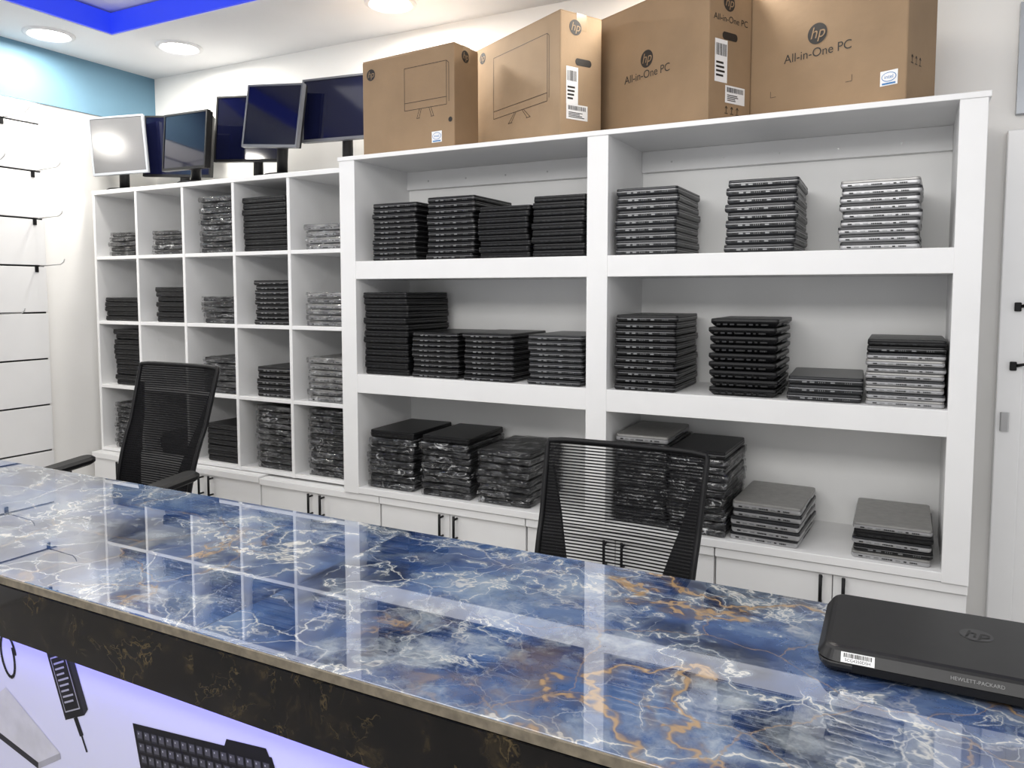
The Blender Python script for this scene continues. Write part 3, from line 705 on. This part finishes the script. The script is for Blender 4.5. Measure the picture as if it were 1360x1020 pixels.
def lpt(b):
    quad(b, ((-.25,-.06), (.0,-.06), (.07,0), (-.14,.06)), 0, 0); quad(b, ((-.25,-.075), (.002,-.075), (.0,-.06), (-.25,-.06)), 0, 1); quad(b, ((.002,-.075), (.075,-.012), (.07,0), (0,-.06)), 0, 2)
pr('laptop_print', lpt, ('plight','pmid','pgrey'), -1.68, -.985, -.2)

# laptop on the counter
lw, ld = .40, .262
lx0, ly0 = -.120, 1.272
t = thing('laptop', 'large closed black laptop with a barcode sticker on the blue worktop', 'laptop', (lx0+lw/2, ly0+ld/2, TZ+.0004), math.radians(1))
bm = bmesh.new(); loft_rr(bm, lw-.004, ld-.002, .024, [(.003,.016), (.006,.006), (.013,.001), (.0185,0), (.0205,.0015)], 8); obj('base', bm, M['lblack'], t)
bm = bmesh.new(); loft_rr(bm, lw, ld, .034, [(.0212,.0025), (.0225,0), (.0370,.0095), (.0405,.0130), (.0425,.0190)], 10); ld_ = obj('lid', bm, M['lblack'], t)
bm = bmesh.new(); loft_rr(bm, lw*.74, .010, .004, [(.010,0), (.0218,0)], 4, 0, -ld/2+.0045); obj('hinge', bm, M['black'], t)
for sx in (-1,1):
    for sy in (-1,1):
        bm = bmesh.new(); loft_rr(bm, .035, .012, .005, [(0,0), (.0035,0)], 4, sx*.15, sy*.09); obj('rubber_foot', bm, M['hole'], t)
bm = bmesh.new(); hp_logo(bm, .03, .022, .024, .0429); flatobj('logo', bm, [M['logo'], M['llogo']], ld_)
sl_ = Vector((0, .0095, .0145)).normalized(); nn = Vector((0, -.0145, .0095)).normalized(); o0 = Vector((0, -ld/2, .0225))+sl_*.0087+nn*.0006
SLP = Matrix(((1,0,0,0), (0,sl_.y,nn.y,o0.y), (0,sl_.z,nn.z,o0.z), (0,0,0,1)))    # the bevelled rear edge of the lid
bm = bmesh.new(); text_into(bm, 'HEWLETT-PACKARD', .0074, .020, 0, 0); bm.transform(SLP); flatobj('lettering', bm, [M['ltext']], ld_)
bm = bmesh.new(); rect(bm, -.164, -.116, -.0078, .0078, 0, 0); k = -.160
while k < -.121:
    q = random.uniform(.0006,.0018); rect(bm, k, k+q, 0, .0064, .0003, 1); k += q+random.uniform(.0006,.0012)
text_into(bm, '5CG4350D5H', .0062, -.140, -.0040, .0003, 1); bm.transform(SLP)
flatobj('barcode_sticker', bm, [M['paper'], M['ink']], ld_)
# acrylic bits on the worktop
bm = bmesh.new(); bx(bm, -.035, .035, -.014, .014, .0004, .003, 0, .001); bx(bm, -.035, .035, .006, .010, .003, .022, 0, .001)
o = obj('tag_holder', bm, M['acryl']); o.location = (-1.30, .97, TZ); o.rotation_euler = (0,0,.1); tag(o, 'clear acrylic tag holder at the left front edge of the worktop', 'tag holder')
bm = bmesh.new(); bx(bm, -.016, .016, -.009, .009, .0004, .006, 0, .0015)
o = obj('plastic_clip', bm, M['acryl']); o.location = (-.062, 1.20, TZ); o.rotation_euler = (0,0,-.3); tag(o, 'small clear plastic clip beside the large black laptop', 'clip')

# ------------------------------------------------------------------ lights, world, camera
def area(name, loc, sx, sy, e, col=(1,1,1), rot=(0,0,0)):
    L = bpy.data.lights.new(name, 'AREA'); L.shape = 'RECTANGLE'; L.size = sx; L.size_y = sy; L.energy = e; L.color = col
    o = bpy.data.objects.new(name, L); o.location = loc; o.rotation_euler = rot; C.objects.link(o)
area('tray fill', (-1.4, 1.2, CZ+.08), 3.0, 1.4, 26, (1,.98,.95))  # added soft fill in the tray, no visible fixture
area('shelf fill', (-.6, -.6, CZ+.0), 3.4, .8, 68, (1,.98,.95), (math.radians(61), 0, 0))  # added unseen fill, angled from ceiling height to brighten the shelves
wd = bpy.data.worlds.new('shop glow'); S.world = wd; wd.use_nodes = True
bg = wd.node_tree.nodes['Background']; bg.inputs[0].default_value = (.99,.99,1,1); bg.inputs[1].default_value = .80
cam = bpy.data.cameras.new('camera'); co = bpy.data.objects.new('camera', cam); C.objects.link(co)
co.location = (0, 0, H); co.rotation_euler = (math.radians(90-3.98), 0, math.radians(27.5))
cam.sensor_width = 36; cam.lens = 27.0; cam.shift_y = -.0375; cam.clip_start = .02
S.camera = co
